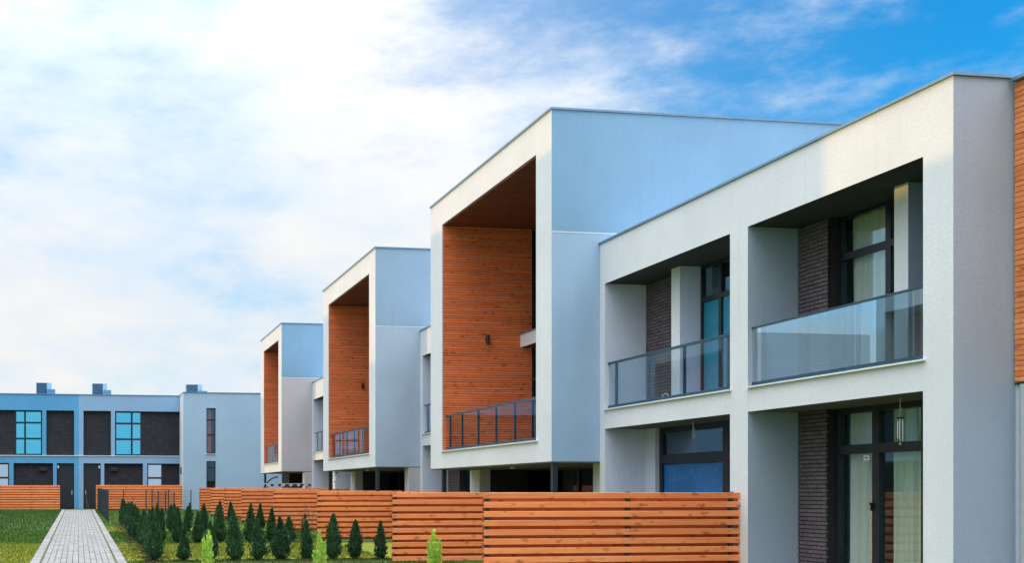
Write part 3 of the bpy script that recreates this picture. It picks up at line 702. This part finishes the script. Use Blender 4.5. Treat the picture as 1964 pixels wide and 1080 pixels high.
# ------------------------------------------------------------------ far houses closing the view
def far_house(label, x0, x1, s, group='dark brick houses closing the view'):
    """facade faces -y at y = 78; s = +1/-1 mirrors the layout about the shared pillar at x = -0.505"""
    Y = 78.0; g = gz(Y); c = -0.505
    h = thing('far_house', label, 'house', ((x0 + x1) / 2, Y, g), group)
    W = ['deep_blue_render' if s < 0 else 'mist_far', 'white_render']
    W = [FAR[s]]
    def X(d): return c + s * d
    def bx(name, da, db, za, zb, ya, yb, m): a, b = sorted((X(da), X(db))); return MB().box(a, ya, za, b, yb, zb).build(name, m, h)
    D = abs((x1 if s > 0 else x0) - c)
    bx('fascia', 0.001, D, 7.49, 8.60, Y, Y + 9, W); bx('roof_cap', 0.001, D, 8.603, 8.65, Y - 0.04, Y + 0.3, 'cap_metal')
    bx('floor_band', 0.001, D, 3.78, 4.28, Y, Y + 9, W); bx('band_sill', 0.001, D, 4.282, 4.33, Y - 0.05, Y + 0.2, 'white_metal')
    bx('column', 0.001, 0.325, g - 0.2, 3.78, Y, Y + 0.5, W); bx('column', 0.001, 0.325, 4.28, 7.49, Y, Y + 0.5, W)
    bx('column', 2.25, 2.53, 4.33, 7.49, Y, Y + 0.5, W); bx('column', 1.53, 1.78, g - 0.2, 3.78, Y, Y + 0.5, W)
    bx('column', 4.50, 4.80, g - 0.2, 3.78, Y, Y + 0.5, W)
    bx('brick_wall', 0.325, 2.25, 4.33, 7.49, Y + 0.22, Y + 0.5, 'far_brick'); bx('brick_wall', 4.42, D, 4.33, 7.49, Y + 0.22, Y + 0.5, 'far_brick')
    bx('brick_wall', 1.78, 4.50, g - 0.2, 3.78, Y + 0.22, Y + 0.5, 'far_brick'); bx('brick_wall', 5.90, D, g - 0.2, 3.78, Y + 0.22, Y + 0.5, 'far_brick')
    a, b = sorted((X(2.53), X(4.42))); m = X(3.72)
    window(h, 'y', Y + 0.2, a, b, 4.34, 7.48, us=(m,), zs=(5.50, 6.62), mat='sky_glass', fw=0.10, mull=0.13)
    a, b = sorted((X(4.80), X(5.90)))
    window(h, 'y', Y + 0.2, a, b, 1.2, 3.77, zs=(2.75,), mat='pale_sky_glass', fw=0.09, mull=0.13)
    d = bx('front_door', 0.36, 1.50, g + 0.05, 3.70, Y + 0.24, Y + 0.32, 'frame_dark')
    bx('door_handle', 0.46, 0.50, g + 1.0, g + 1.3, Y + 0.18, Y + 0.238, 'chrome')
    bx('door_frame', 0.326, 1.529, 3.70, 3.779, Y + 0.20, Y + 0.33, 'blind_dark')
    bx('wall_lamp', 1.38, 1.48, 3.42, 3.62, Y + 0.10, Y + 0.235, 'chrome')
    bx('vent_box', 2.2, 2.75, 3.25, 3.52, Y + 0.05, Y + 0.215, 'black_plastic')
    bx('rear_wall', 0.001, D, g - 0.2, 8.6, Y + 8.9, Y + 9.1, W)
    bx('room_floor', 0.33, D, g - 0.2, g + 0.04, Y + 0.5, Y + 8.9, 'floor_wood')
    bx('partition', 0.33, D, g + 0.05, 3.77, Y + 3.5, Y + 3.6, 'interior'); bx('partition', 0.33, D, 4.29, 7.48, Y + 3.5, Y + 3.6, 'interior')
    return h
def far_brick_mat():
    t = NT('far_brick'); v = t.obj(); mp = t.n('ShaderNodeMapping'); mp.inputs['Rotation'].default_value = (R(90), 0, 0); t.l(v, mp.inputs[0])
    b = t.n('ShaderNodeTexBrick'); t.l(mp.outputs[0], b.inputs['Vector']); b.inputs['Scale'].default_value = 1.0
    b.inputs['Brick Width'].default_value = 0.25; b.inputs['Row Height'].default_value = 0.075; b.inputs['Mortar Size'].default_value = 0.008
    b.inputs['Color1'].default_value = (0.022, 0.024, 0.032, 1); b.inputs['Color2'].default_value = (0.036, 0.036, 0.046, 1); b.inputs['Mortar'].default_value = (0.014, 0.014, 0.018, 1)
    n = t.noise(v, 2.2, 6, 0.7)
    k = t.mix(t.rng(n, 0.5, 0.72, 0, 0.5), b.outputs['Color'], (0.055, 0.058, 0.072, 1))
    M['far_brick'] = t.done(t.bsdf(k, 0.85, 0, t.bump(b.outputs['Fac'], 0.5, -0.01), 0.3))
far_brick_mat()
plaster('far_left_render', (0.11, 0.36, 0.64)); plaster('far_right_render', (0.27, 0.44, 0.66)); plaster('far_end_render', (0.36, 0.50, 0.66))
FAR = {-1: 'far_left_render', 1: 'far_right_render'}
far_house('dark brick and blue far house with its door left of the shared pillar', -12.5, -0.505, -1)
far_house('dark brick and blue far house with its door right of the shared pillar', -0.505, 6.9, 1)
eh = thing('far_house', 'pale blue far end house with one tall narrow window', 'house', (10, 75, gz(75)))
MBE = MB(); Y = 75.2; g = gz(Y)
wx0, wx1 = 8.22, 8.87
for b in ((6.62, Y, g - 0.3, wx0, Y + 0.4, 8.60), (wx1, Y, g - 0.3, 16.0, Y + 0.4, 8.60), (wx0, Y, 7.56, wx1, Y + 0.4, 8.60), (wx0, Y, 3.89, wx1, Y + 0.4, 4.40), (wx0, Y, g - 0.3, wx1, Y + 0.4, 1.3)):
    MBE.box(*b, front=1)
MBE.box(6.62, Y + 0.4, g - 0.3, 6.95, Y + 11, 8.60, front=1); MBE.box(15.7, Y + 0.4, g - 0.3, 16.0, Y + 11, 8.6); MBE.box(6.95, Y + 0.4, 8.3, 15.7, Y + 11, 8.55); MBE.box(6.95, Y + 10.7, g - 0.3, 15.7, Y + 11, 8.3)
MBE.build('wall', ['far_end_render', 'white_render'], eh)
cb = MB(); cb.box(6.58, Y - 0.04, 8.603, 16.0, Y + 0.3, 8.65); cb.box(6.58, Y + 0.3, 8.603, 6.9, Y + 11, 8.65); cb.build('roof_cap', 'cap_metal', eh)
window(eh, 'y', Y + 0.15, wx0, wx1, 4.40, 7.56, zs=(5.7, 6.75), mat='window_glass', fw=0.07, mull=0.09)
window(eh, 'y', Y + 0.15, wx0, wx1, 1.3, 3.89, zs=(3.45,), mat='window_glass', fw=0.06, mull=0.07)
MB().box(wx0 - 0.06, Y - 0.06, 4.36, wx1 + 0.06, Y + 0.148, 4.398).build('window_sill', 'white_metal', eh)
MB().box(7.0, Y + 2.2, 4.0, 15.6, Y + 2.3, 8.2).box(7.0, Y + 2.2, g, 15.6, Y + 2.3, 3.9).build('partition', 'interior', eh)
o = MB(); 
for k in range(30): o.box(wx0 - 0.05, Y + 0.42, 4.45 + k * 0.103, wx0 + 0.36, Y + 0.45, 4.45 + k * 0.103 + 0.07)
tag(o.build('window_blind', 'clad_wood'), 'orange wooden slatted blind behind the tall narrow far window', 'blind')
MB().box(6.55, Y + 1.4, 3.0, 6.618, Y + 1.6, 3.5).build('wall_lamp', 'black_plastic', eh)

def condenser(label, x, z, w=1.1):
    h = thing('rooftop_condenser', label, 'air conditioner', (x, 82.5, z - 0.3), 'air conditioning units on the far roof'); y = 82.0; hh = 0.86
    MB().box(x + 0.02, y + 0.03, z, x + w * 0.72, y + 1.0, z + hh).build('casing', 'condenser', h)
    MB().box(x + w * 0.72, y - 0.0, z, x + w, y + 0.98, z + hh).build('side_panel', 'condenser_pale', h)
    gr = MB()
    for k in range(7): zz = z + 0.06 + k * 0.12; gr.box(x + 0.04, y, zz, x + w * 0.7, y + 0.028, zz + 0.035)
    for k in range(6): xx = x + 0.05 + k * w * 0.12; gr.box(xx, y - 0.012, z + 0.05, xx + 0.02, y - 0.001, z + hh - 0.04)
    gr.build('grille', 'blue_metal', h)
    MB().box(x + 0.75 * w, y - 0.5, z - 0.02, x + 1.27 * w, y - 0.05, z + 0.34).build('junction_box', 'condenser', h)
    MB().box(x, y, z - 0.9, x + 0.1, y + 0.9, z - 0.001).box(x + w - 0.1, y, z - 0.9, x + w, y + 0.9, z - 0.001).build('support', 'dark_metal', h)
condenser('leftmost boxy air conditioner on the far roof', -3.64, 8.95); condenser('second boxy air conditioner on the far roof, above the shared pillar side', 0.44, 8.95)
condenser('boxy air conditioner on the pale end house roof', 7.45, 8.98, 1.2)
for o in bpy.data.objects:
    if o.name.startswith('rooftop_condenser') and 'second' in o['label']: o['label'] = 'middle one of three boxy air conditioners on the far roof'
mb = MB(); mb.tube([(0.05, 77.6, gz(77.6)), (0.0, 77.75, 1.4), (-0.12, 77.93, 2.0)], 0.018, 6); mb.tube([(0.25, 77.4, gz(77) + 0.02), (0.12, 77.6, 0.9), (-0.02, 77.78, 1.45)], 0.016, 6)
tag(mb.build('garden_pole', 'bark'), 'thin crossed wooden sticks leaning beside the far right door', 'stick')

# ------------------------------------------------------------------ houses across the path (outside the frame, seen mirrored in the glass, and what shades the fronts)
def opposite(label, y0, y1, xf, zr, tall):
    h = thing('opposite_house', label, 'townhouse', (xf, (y0 + y1) / 2, gz(y0)), 'houses across the path'); g = gz(y0) - 0.3; xb = xf - 9
    zb = 3.3 if not tall else 3.6; zt = zr - 1.0
    MB().box(xb, y0, zt, xf, y1, zr).build('roof', 'opposite_render', h)
    MB().box(xb, y0, g, xf, y0 + 0.5, zt).build('side_wall', 'opposite_render', h); MB().box(xb, y1 - 0.5, g, xf, y1, zt).build('side_wall', 'opposite_render', h)
    MB().box(xb, y0 + 0.5, zb, xf, y1 - 0.5, zb + 0.45).build('balcony_slab', 'opposite_render', h)
    MB().box(xb, y0 + 0.5, g, xf - 1.0, y1 - 0.5, zb).build('recess_wall', 'opposite_render', h)
    MB().box(xb, y0 + 0.5, zb + 0.45, xf - (3.0 if tall else 1.0), y1 - 0.5, zt).build('recess_wall', 'clad_wood' if tall else 'opposite_render', h)
    n = max(2, int((y1 - y0) / 2.6)); w = (y1 - y0 - 1.0) / n
    for k in range(n):
        a = y0 + 0.5 + w * k + w * 0.15; b = a + w * 0.7; xw = xf - (3.0 if tall else 1.0)
        MB().box(xw, a, zb + 0.5, xw + 0.05, b, min(zb + 3.0, zt - 0.1)).build('window', 'dark_glass_solid', h)
        MB().box(xf - 1.0, a, g + 0.5, xf - 0.95, b, zb - 0.2).build('window', 'dark_glass_solid', h)
plaster('opposite_render', (0.42, 0.45, 0.48)); plain('dark_glass_solid', (0.02, 0.03, 0.04), 0.08, 0, 0.1)
opposite('low white house across the path beside the camera', 4.0, 18.0, -13.0, 7.78, False)
opposite('low white house across the path, mirrored in the nearest balcony', 18.0, 32.8, -13.0, 7.78, False)
opposite('tall white box house across the path', 32.8, 45.6, -11.8, 10.98, True)
opposite('low white house between two tall boxes across the path', 45.6, 57.5, -13.0, 7.9, False)
opposite('far tall white box house across the path', 57.5, 67.0, -11.8, 10.9, True)

# ------------------------------------------------------------------ garden things half hidden by the fences
sw = thing('garden_swing', 'garden swing seat with scalloped pale canopy behind the far fences', 'garden swing', (10.4, 57.5, gz(57)))
mb = MB(); z = 2.20; Y = 56.6; mb.box(9.35, Y, z, 11.75, Y + 1.2, z + 0.03)
for k in range(12):
    a = 9.35 + k * 0.2; mb.add([(a, Y - 0.005, z), (a + 0.2, Y - 0.005, z), (a + 0.17, Y - 0.005, z - 0.10), (a + 0.1, Y - 0.005, z - 0.16), (a + 0.03, Y - 0.005, z - 0.10), (a, Y + 0.01, z), (a + 0.2, Y + 0.01, z), (a + 0.17, Y + 0.01, z - 0.10), (a + 0.1, Y + 0.01, z - 0.16), (a + 0.03, Y + 0.01, z - 0.10)], [(4, 3, 2, 1, 0), (5, 6, 7, 8, 9)], k % 2)
mb.build('canopy', ['canopy_cloth', 'blue_metal'], sw)
for x in (9.5, 11.6): mb = MB(); mb.tube([(x, Y - 0.05, gz(Y)), (x, Y + 0.5, z - 0.02), (x, Y + 1.2, gz(Y))], 0.03, 8); mb.build('frame', 'dark_metal', sw)
mb = MB(); mb.box(9.8, Y + 0.3, 0.95, 11.3, Y + 0.85, 1.05); mb.box(9.8, Y + 0.85, 1.05, 11.3, Y + 0.93, 1.6); mb.build('seat', 'canopy_cloth', sw)
mb = MB()
for x in (9.85, 11.25): mb.tube([(x, Y + 0.5, 1.05), (x, Y + 0.5, z)], 0.008, 5)
mb.build('chain', 'dark_metal', sw)
eg = thing('hanging_chair', 'dark hanging egg chair on a curved stand under the farthest box', 'hanging chair', (10.6, 62.5, gz(62)))
mb = MB(); mb.tube([(9.75 + 1.15 * (1 - math.cos(t)), 62.0, gz(62) + 0.05 + 2.15 * math.sin(t)) for t in [k * math.pi / 2 / 10 for k in range(11)]], 0.045, 8); mb.build('stand', 'black_plastic', eg)
mb = MB(); mb.tube([(10.3 + 0.5 * math.cos(t), 62.0 + 0.5 * math.sin(t), gz(62) + 0.04) for t in [k * math.pi / 8 for k in range(17)]], 0.035, 6); mb.tube([(9.75, 62, gz(62) + 0.045), (10.8, 62, gz(62) + 0.045)], 0.03, 6); mb.build('base', 'black_plastic', eg)
mb = MB()
for k in range(10):
    a = math.pi * (0.25 + 1.5 * k / 9); mb.tube([(10.75 + 0.45 * math.cos(a) * math.sin(t), 62 + 0.4 * math.sin(a) * math.sin(t), 1.15 + 0.5 * -math.cos(t)) for t in [0.15 + q * 0.26 for q in range(11)]], 0.012, 5)
mb.tube([(10.75, 62, 1.64), (10.85, 62, gz(62) + 2.15)], 0.008, 5); mb.build('basket', 'rattan', eg)

# ------------------------------------------------------------------ planting
def thuja_mesh(seed, h=1.0, w=0.17, n=1500, spray=0.06, lean=0.0):
    rd = random.Random(seed); vs = []; fs = []
    ph = [rd.uniform(0, 6.28) for _ in range(4)]; sh = rd.uniform(0.2, 0.46); pw = rd.uniform(1.05, 1.9)
    def prof(f, a):
        base = (min(1.0, f / 0.16) ** 0.6) * (1 - max(0.0, (f - sh) / (1.02 - sh)) ** pw)
        return w * max(base, 0.02) * (1 + 0.13 * math.sin(2 * a + ph[0] + 4 * f) + 0.09 * math.sin(5 * a + ph[1] - 7 * f) + 0.08 * math.sin(17 * f + ph[2] + a))
    # dark inner body so that no light passes through the middle
    m, kz = 8, 9; b0 = len(vs)
    for k in range(kz):
        f = 0.05 + 0.88 * k / (kz - 1)
        for i in range(m):
            a = 2 * math.pi * i / m; r = prof(f, a) * 0.62; vs.append((r * math.cos(a) + lean * f, r * math.sin(a), h * f))
    for k in range(kz - 1):
        for i in range(m): i2 = (i + 1) % m; fs.append((b0 + k * m + i, b0 + k * m + i2, b0 + (k + 1) * m + i2, b0 + (k + 1) * m + i))
    for _ in range(n):
        f = rd.random() ** 0.85 * 0.985 + 0.015; a = rd.uniform(0, 6.283); r = prof(f, a) * rd.uniform(0.55, 1.08)
        if rd.random() < 0.14: r *= rd.uniform(1.1, 1.35)
        c = Vector((r * math.cos(a) + lean * f, r * math.sin(a), h * f)); L = spray * rd.uniform(0.6, 1.4) * (1.0 - 0.35 * f); wd = L * rd.uniform(0.28, 0.45)
        up = Vector((0.45 * math.cos(a), 0.45 * math.sin(a), 0.9)) + Vector((rd.gauss(0, .28), rd.gauss(0, .28), rd.gauss(0, .15))); up.normalize()
        sd = Vector((rd.gauss(0, 1), rd.gauss(0, 1), rd.gauss(0, .4))); sd = (sd - up * sd.dot(up)).normalized()
        b = len(vs)
        vs += [tuple(c - up * L * 0.4), tuple(c + sd * wd), tuple(c + up * L * 0.7), tuple(c - sd * wd)]; fs.append((b, b + 1, b + 2, b + 3))
    # a few thin leader shoots at the tip
    for _ in range(14):
        a = rd.uniform(0, 6.283); f = rd.uniform(0.86, 0.97); r = prof(f, a) * rd.random(); L = rd.uniform(0.05, 0.11); b = len(vs)
        p = Vector((r * math.cos(a) + lean * f, r * math.sin(a), h * f)); q = p + Vector((rd.gauss(0, .012), rd.gauss(0, .012), L)); vs += [tuple(p - Vector((.008, 0, 0))), tuple(p + Vector((.008, 0, 0))), tuple(q)]; fs.append((b, b + 1, b + 2))
    me = bpy.data.meshes.new('crown'); me.from_pydata(vs, [], fs); me.materials.append(M['thuja_leaf']); me.update(); return me
TH = [thuja_mesh(s, 1.0, random.uniform(0.145, 0.215), random.choice((900, 1200, 1500)), random.uniform(0.06, 0.085), random.uniform(-0.06, 0.06)) for s in range(10)]
trunk_me = MB().tube([(0, 0, -0.08), (0.004, 0, 0.06), (0, 0, 0.16)], [0.02, 0.016, 0.012], 7).mesh('trunk', 'bark')
def thuja(x, y, hgt, label, group):
    o = thing('thuja', label, 'shrub', (x, y, gz(y) + 0.012), group)
    c = bpy.data.objects.new('crown', random.choice(TH)); col.objects.link(c); c.parent = o
    c.rotation_euler.z = random.uniform(0, 6.28); s = random.uniform(0.92, 1.1) * (0.5 + 0.5 * hgt); c.scale = (s, s, hgt)
    t = bpy.data.objects.new('trunk', trunk_me); col.objects.link(t); t.parent = o
R1 = (1.56, 2.31, 2.89, 3.47, 4.06, 4.62, 5.23, 5.82, 6.37, 6.99)
R2 = (2.2, 2.72, 3.33, 3.97, 4.51, 5.03, 5.63, 6.25, 6.72)
R3 = (2.5, 3.16, 3.79, 4.37, 4.98, 5.54, 6.14, 6.6)
R4 = (3.2, 3.9, 4.6, 5.3, 6.0, 6.6)
for rowname, ry, xs, hh in (('front', 25.7, R1, 0.98), ('second', 33.2, R2, 0.96), ('third', 41.3, R3, 0.98), ('fourth', 49.4, R4, 0.92)):
    for i, x in enumerate(xs):
        thuja(x + random.uniform(-.05, .05), ry + random.uniform(-.12, .12), hh * random.uniform(0.82, 1.14), 'dark thuja, %s from the path in the %s cross row' % (ORD[i], rowname), 'dark thujas in rows across the gardens')
yy = 26.6; i = 0
while yy < 51:
    thuja(1.66 + random.uniform(-.07, .07), yy, random.uniform(0.9, 1.12), 'dark thuja in the hedge along the path, %s from the camera' % ORD[i], 'dark thujas in the hedge beside the path'); yy += random.uniform(0.9, 1.1); i += 1

def lime_mesh(seed, h=1.0):
    rd = random.Random(seed); vs = []; fs = []
    lead = [(0, 0, 1.0)] + [(rd.uniform(-.12, .12), rd.uniform(-.12, .12), rd.uniform(0.5, 0.88)) for _ in range(7)]
    for lx, ly, lh in lead:
        for _ in range(240 if lh == 1.0 else 130):
            f = rd.random() ** 0.9; a = rd.uniform(0, 6.283); rr = 0.105 * (1 - f) ** 0.75 * (0.55 + 0.45 * min(1, f / 0.12)) * (1.0 if lh == 1.0 else 0.75) * rd.uniform(0.3, 1.1) + 0.004
            c = Vector((lx * (0.4 + 0.6 * f) + rr * math.cos(a), ly * (0.4 + 0.6 * f) + rr * math.sin(a), h * lh * f)); L = rd.uniform(0.05, 0.10); wd = rd.uniform(0.010, 0.017)
            up = Vector((0.3 * math.cos(a), 0.3 * math.sin(a), 1.0)) + Vector((rd.gauss(0, .16), rd.gauss(0, .16), 0)); up.normalize()
            sd = Vector((rd.gauss(0, 1), rd.gauss(0, 1), 0.1)); sd = (sd - up * sd.dot(up)).normalized(); b = len(vs)
            vs += [tuple(c - up * L * 0.4), tuple(c + sd * wd), tuple(c + up * L * 0.75), tuple(c - sd * wd)]; fs.append((b, b + 1, b + 2, b + 3))
    me = bpy.data.meshes.new('crown'); me.from_pydata(vs, [], fs); me.materials.append(M['lime_leaf']); me.update(); return me
for i, (x, hgt, lab) in enumerate(((2.34, 0.92, 'bright lime green conifer nearest the path'), (4.52, 0.89, 'bright lime green conifer among the dark front thujas'), (6.84, 0.90, 'bright lime green conifer before the second orange fence'))):
    o = thing('lime_conifer', lab, 'shrub', (x, 21.0, gz(21)), 'bright lime green conifers in front')
    c = bpy.data.objects.new('crown', lime_mesh(40 + i)); col.objects.link(c); c.parent = o; c.scale = (1.15, 1.15, hgt)
    t = bpy.data.objects.new('trunk', trunk_me); col.objects.link(t); t.parent = o

# climbing rose
ro = thing('climbing_rose', 'thin climbing rose with white flowers at the end of the third fence', 'rose bush', (6.85, 33.0, gz(33)))
mb = MB(); lv = MB(); fl = MB(); rd = random.Random(5)
for k in range(7):
    p = Vector((6.72 + rd.uniform(-.2, .15), 33.1, gz(33))); pts = [tuple(p)]
    for q in range(6): p = p + Vector((rd.gauss(0, .06), rd.gauss(0, .03), rd.uniform(.12, .22))); pts.append(tuple(p))
    mb.tube(pts, 0.006, 5)
    for c in pts[1:]:
        for _ in range(7):
            e = Vector(c) + Vector((rd.gauss(0, .06), rd.gauss(0, .05), rd.gauss(0, .05))); s = rd.uniform(.015, .03); a = rd.uniform(0, 6.28)
            u = Vector((math.cos(a), math.sin(a), rd.gauss(0, .4))) * s; w = Vector((-math.sin(a), math.cos(a), rd.gauss(0, .5))) * s * .6
            lv.add([tuple(e - u), tuple(e + w), tuple(e + u), tuple(e - w)], [(0, 1, 2, 3)])
        if rd.random() < .22:
            e = Vector(c)
            for a in range(5):
                u = Vector((math.cos(a * 1.257), -0.4, math.sin(a * 1.257))) * .022; w = Vector((math.cos(a * 1.257 + .6), -0.4, math.sin(a * 1.257 + .6))) * .026
                fl.add([tuple(e), tuple(e + u), tuple(e + w)], [(0, 1, 2)])
mb.build('stem', 'bark', ro); lv.build('foliage', 'rose_leaf', ro); fl.build('flower', 'petal', ro)
# trailing plant on the far low house
hp = thing('hanging_plant', 'trailing dark plant hanging beneath the balcony of a far low house', 'plant', (12.4, 57.0, 3.5)); mb = MB(); rd = random.Random(9)
for k in range(160):
    e = Vector((12.35 + rd.gauss(0, .10), 53.9 + rd.gauss(0, .12), 3.45 - abs(rd.gauss(0, .38)))); s = rd.uniform(.03, .07); a = rd.uniform(0, 6.28)
    u = Vector((math.cos(a), .2, math.sin(a))) * s; w = Vector((-math.sin(a), .2, math.cos(a))) * s * .5; mb.add([tuple(e - u), tuple(e + w), tuple(e + u), tuple(e - w)], [(0, 1, 2, 3)])
mb.build('foliage', 'thuja_leaf', hp); mb = MB(); mb.tube([(12.35, 53.9, 3.40), (12.35, 53.9, 3.53)], 0.06, 10); mb.build('pot', 'black_plastic', hp)

# mulch under the rows
def blob(mb, x, y, rx, ry, dz, n=18):
    vs = [(x, y, gz(y) + dz + 0.03)]; ph = random.uniform(0, 6)
    for k in range(n):
        a = 2 * math.pi * k / n; r = 1 + 0.14 * math.sin(3 * a + ph) + 0.09 * math.sin(7 * a + 2 * ph)
        q = (x + rx * r * math.cos(a), y + ry * r * math.sin(a)); vs.append((q[0], q[1], gz(q[1]) + dz))
    mb.add(vs, [(0, k + 1, (k + 1) % n + 1) for k in range(n)])
mb = MB()
for ry, xs in ((25.7, R1), (33.2, R2), (41.3, R3), (49.4, R4)):
    for x in xs: blob(mb, x, ry, 0.36, 0.34, 0.008 + random.uniform(0, .003))
yy = 26.8
while yy < 51: blob(mb, 1.60 + random.uniform(-.08, .05), yy, 0.40, 0.55, 0.008 + random.uniform(0, .003)); yy += 1.75
rd = random.Random(3)
for k in range(1500):
    if rd.random() < 0.5: x, y = rd.choice(R1 if rd.random() < .6 else R2), 0; y = (25.7 if x in R1 else 33.2) + rd.gauss(0, .2); x += rd.gauss(0, .2)
    else: x, y = 1.6 + rd.gauss(0, .2), rd.uniform(26, 45)
    s = rd.uniform(.012, .035); z = gz(y) + 0.03
    v = [(x + rd.gauss(0, s), y + rd.gauss(0, s), z + rd.uniform(-.01, .02)) for _ in range(4)]; mb.add(v, [(0, 1, 2), (0, 2, 3), (0, 3, 1), (1, 3, 2)])
mb.build('mulch', 'mulch', kind='stuff')

# grass blades
def blades(name, mat, y0, y1, x0, x1, dens, hgt, seed):
    rd = random.Random(seed); vs = []; fs = []; n = int((y1 - y0) * (x1 - x0) * dens)
    for _ in range(n):
        x, y = rd.uniform(x0, x1), rd.uniform(y0, y1) + rd.gauss(0, .25)
        if abs(x - path_x(y)) < PW - 0.02 + rd.gauss(0, .03) or x < -0.082 * y - 0.3: continue
        h = hgt * rd.uniform(.5, 1.5); a = rd.uniform(0, 6.28); w = 0.006 + 0.004 * rd.random() + y * 0.00012; z = gz(y); b = len(vs); dxx, dyy = math.cos(a), math.sin(a)
        lx, ly = rd.gauss(0, .35) * h, rd.gauss(0, .35) * h
        vs += [(x - dxx * w, y - dyy * w, z), (x + dxx * w, y + dyy * w, z), (x + lx, y + ly, z + h)]; fs.append((b, b + 1, b + 2))
    me = bpy.data.meshes.new(name); me.from_pydata(vs, [], fs); me.materials.append(M[mat]); me.update()
    o = bpy.data.objects.new(name, me); col.objects.link(o); o['kind'] = 'stuff'
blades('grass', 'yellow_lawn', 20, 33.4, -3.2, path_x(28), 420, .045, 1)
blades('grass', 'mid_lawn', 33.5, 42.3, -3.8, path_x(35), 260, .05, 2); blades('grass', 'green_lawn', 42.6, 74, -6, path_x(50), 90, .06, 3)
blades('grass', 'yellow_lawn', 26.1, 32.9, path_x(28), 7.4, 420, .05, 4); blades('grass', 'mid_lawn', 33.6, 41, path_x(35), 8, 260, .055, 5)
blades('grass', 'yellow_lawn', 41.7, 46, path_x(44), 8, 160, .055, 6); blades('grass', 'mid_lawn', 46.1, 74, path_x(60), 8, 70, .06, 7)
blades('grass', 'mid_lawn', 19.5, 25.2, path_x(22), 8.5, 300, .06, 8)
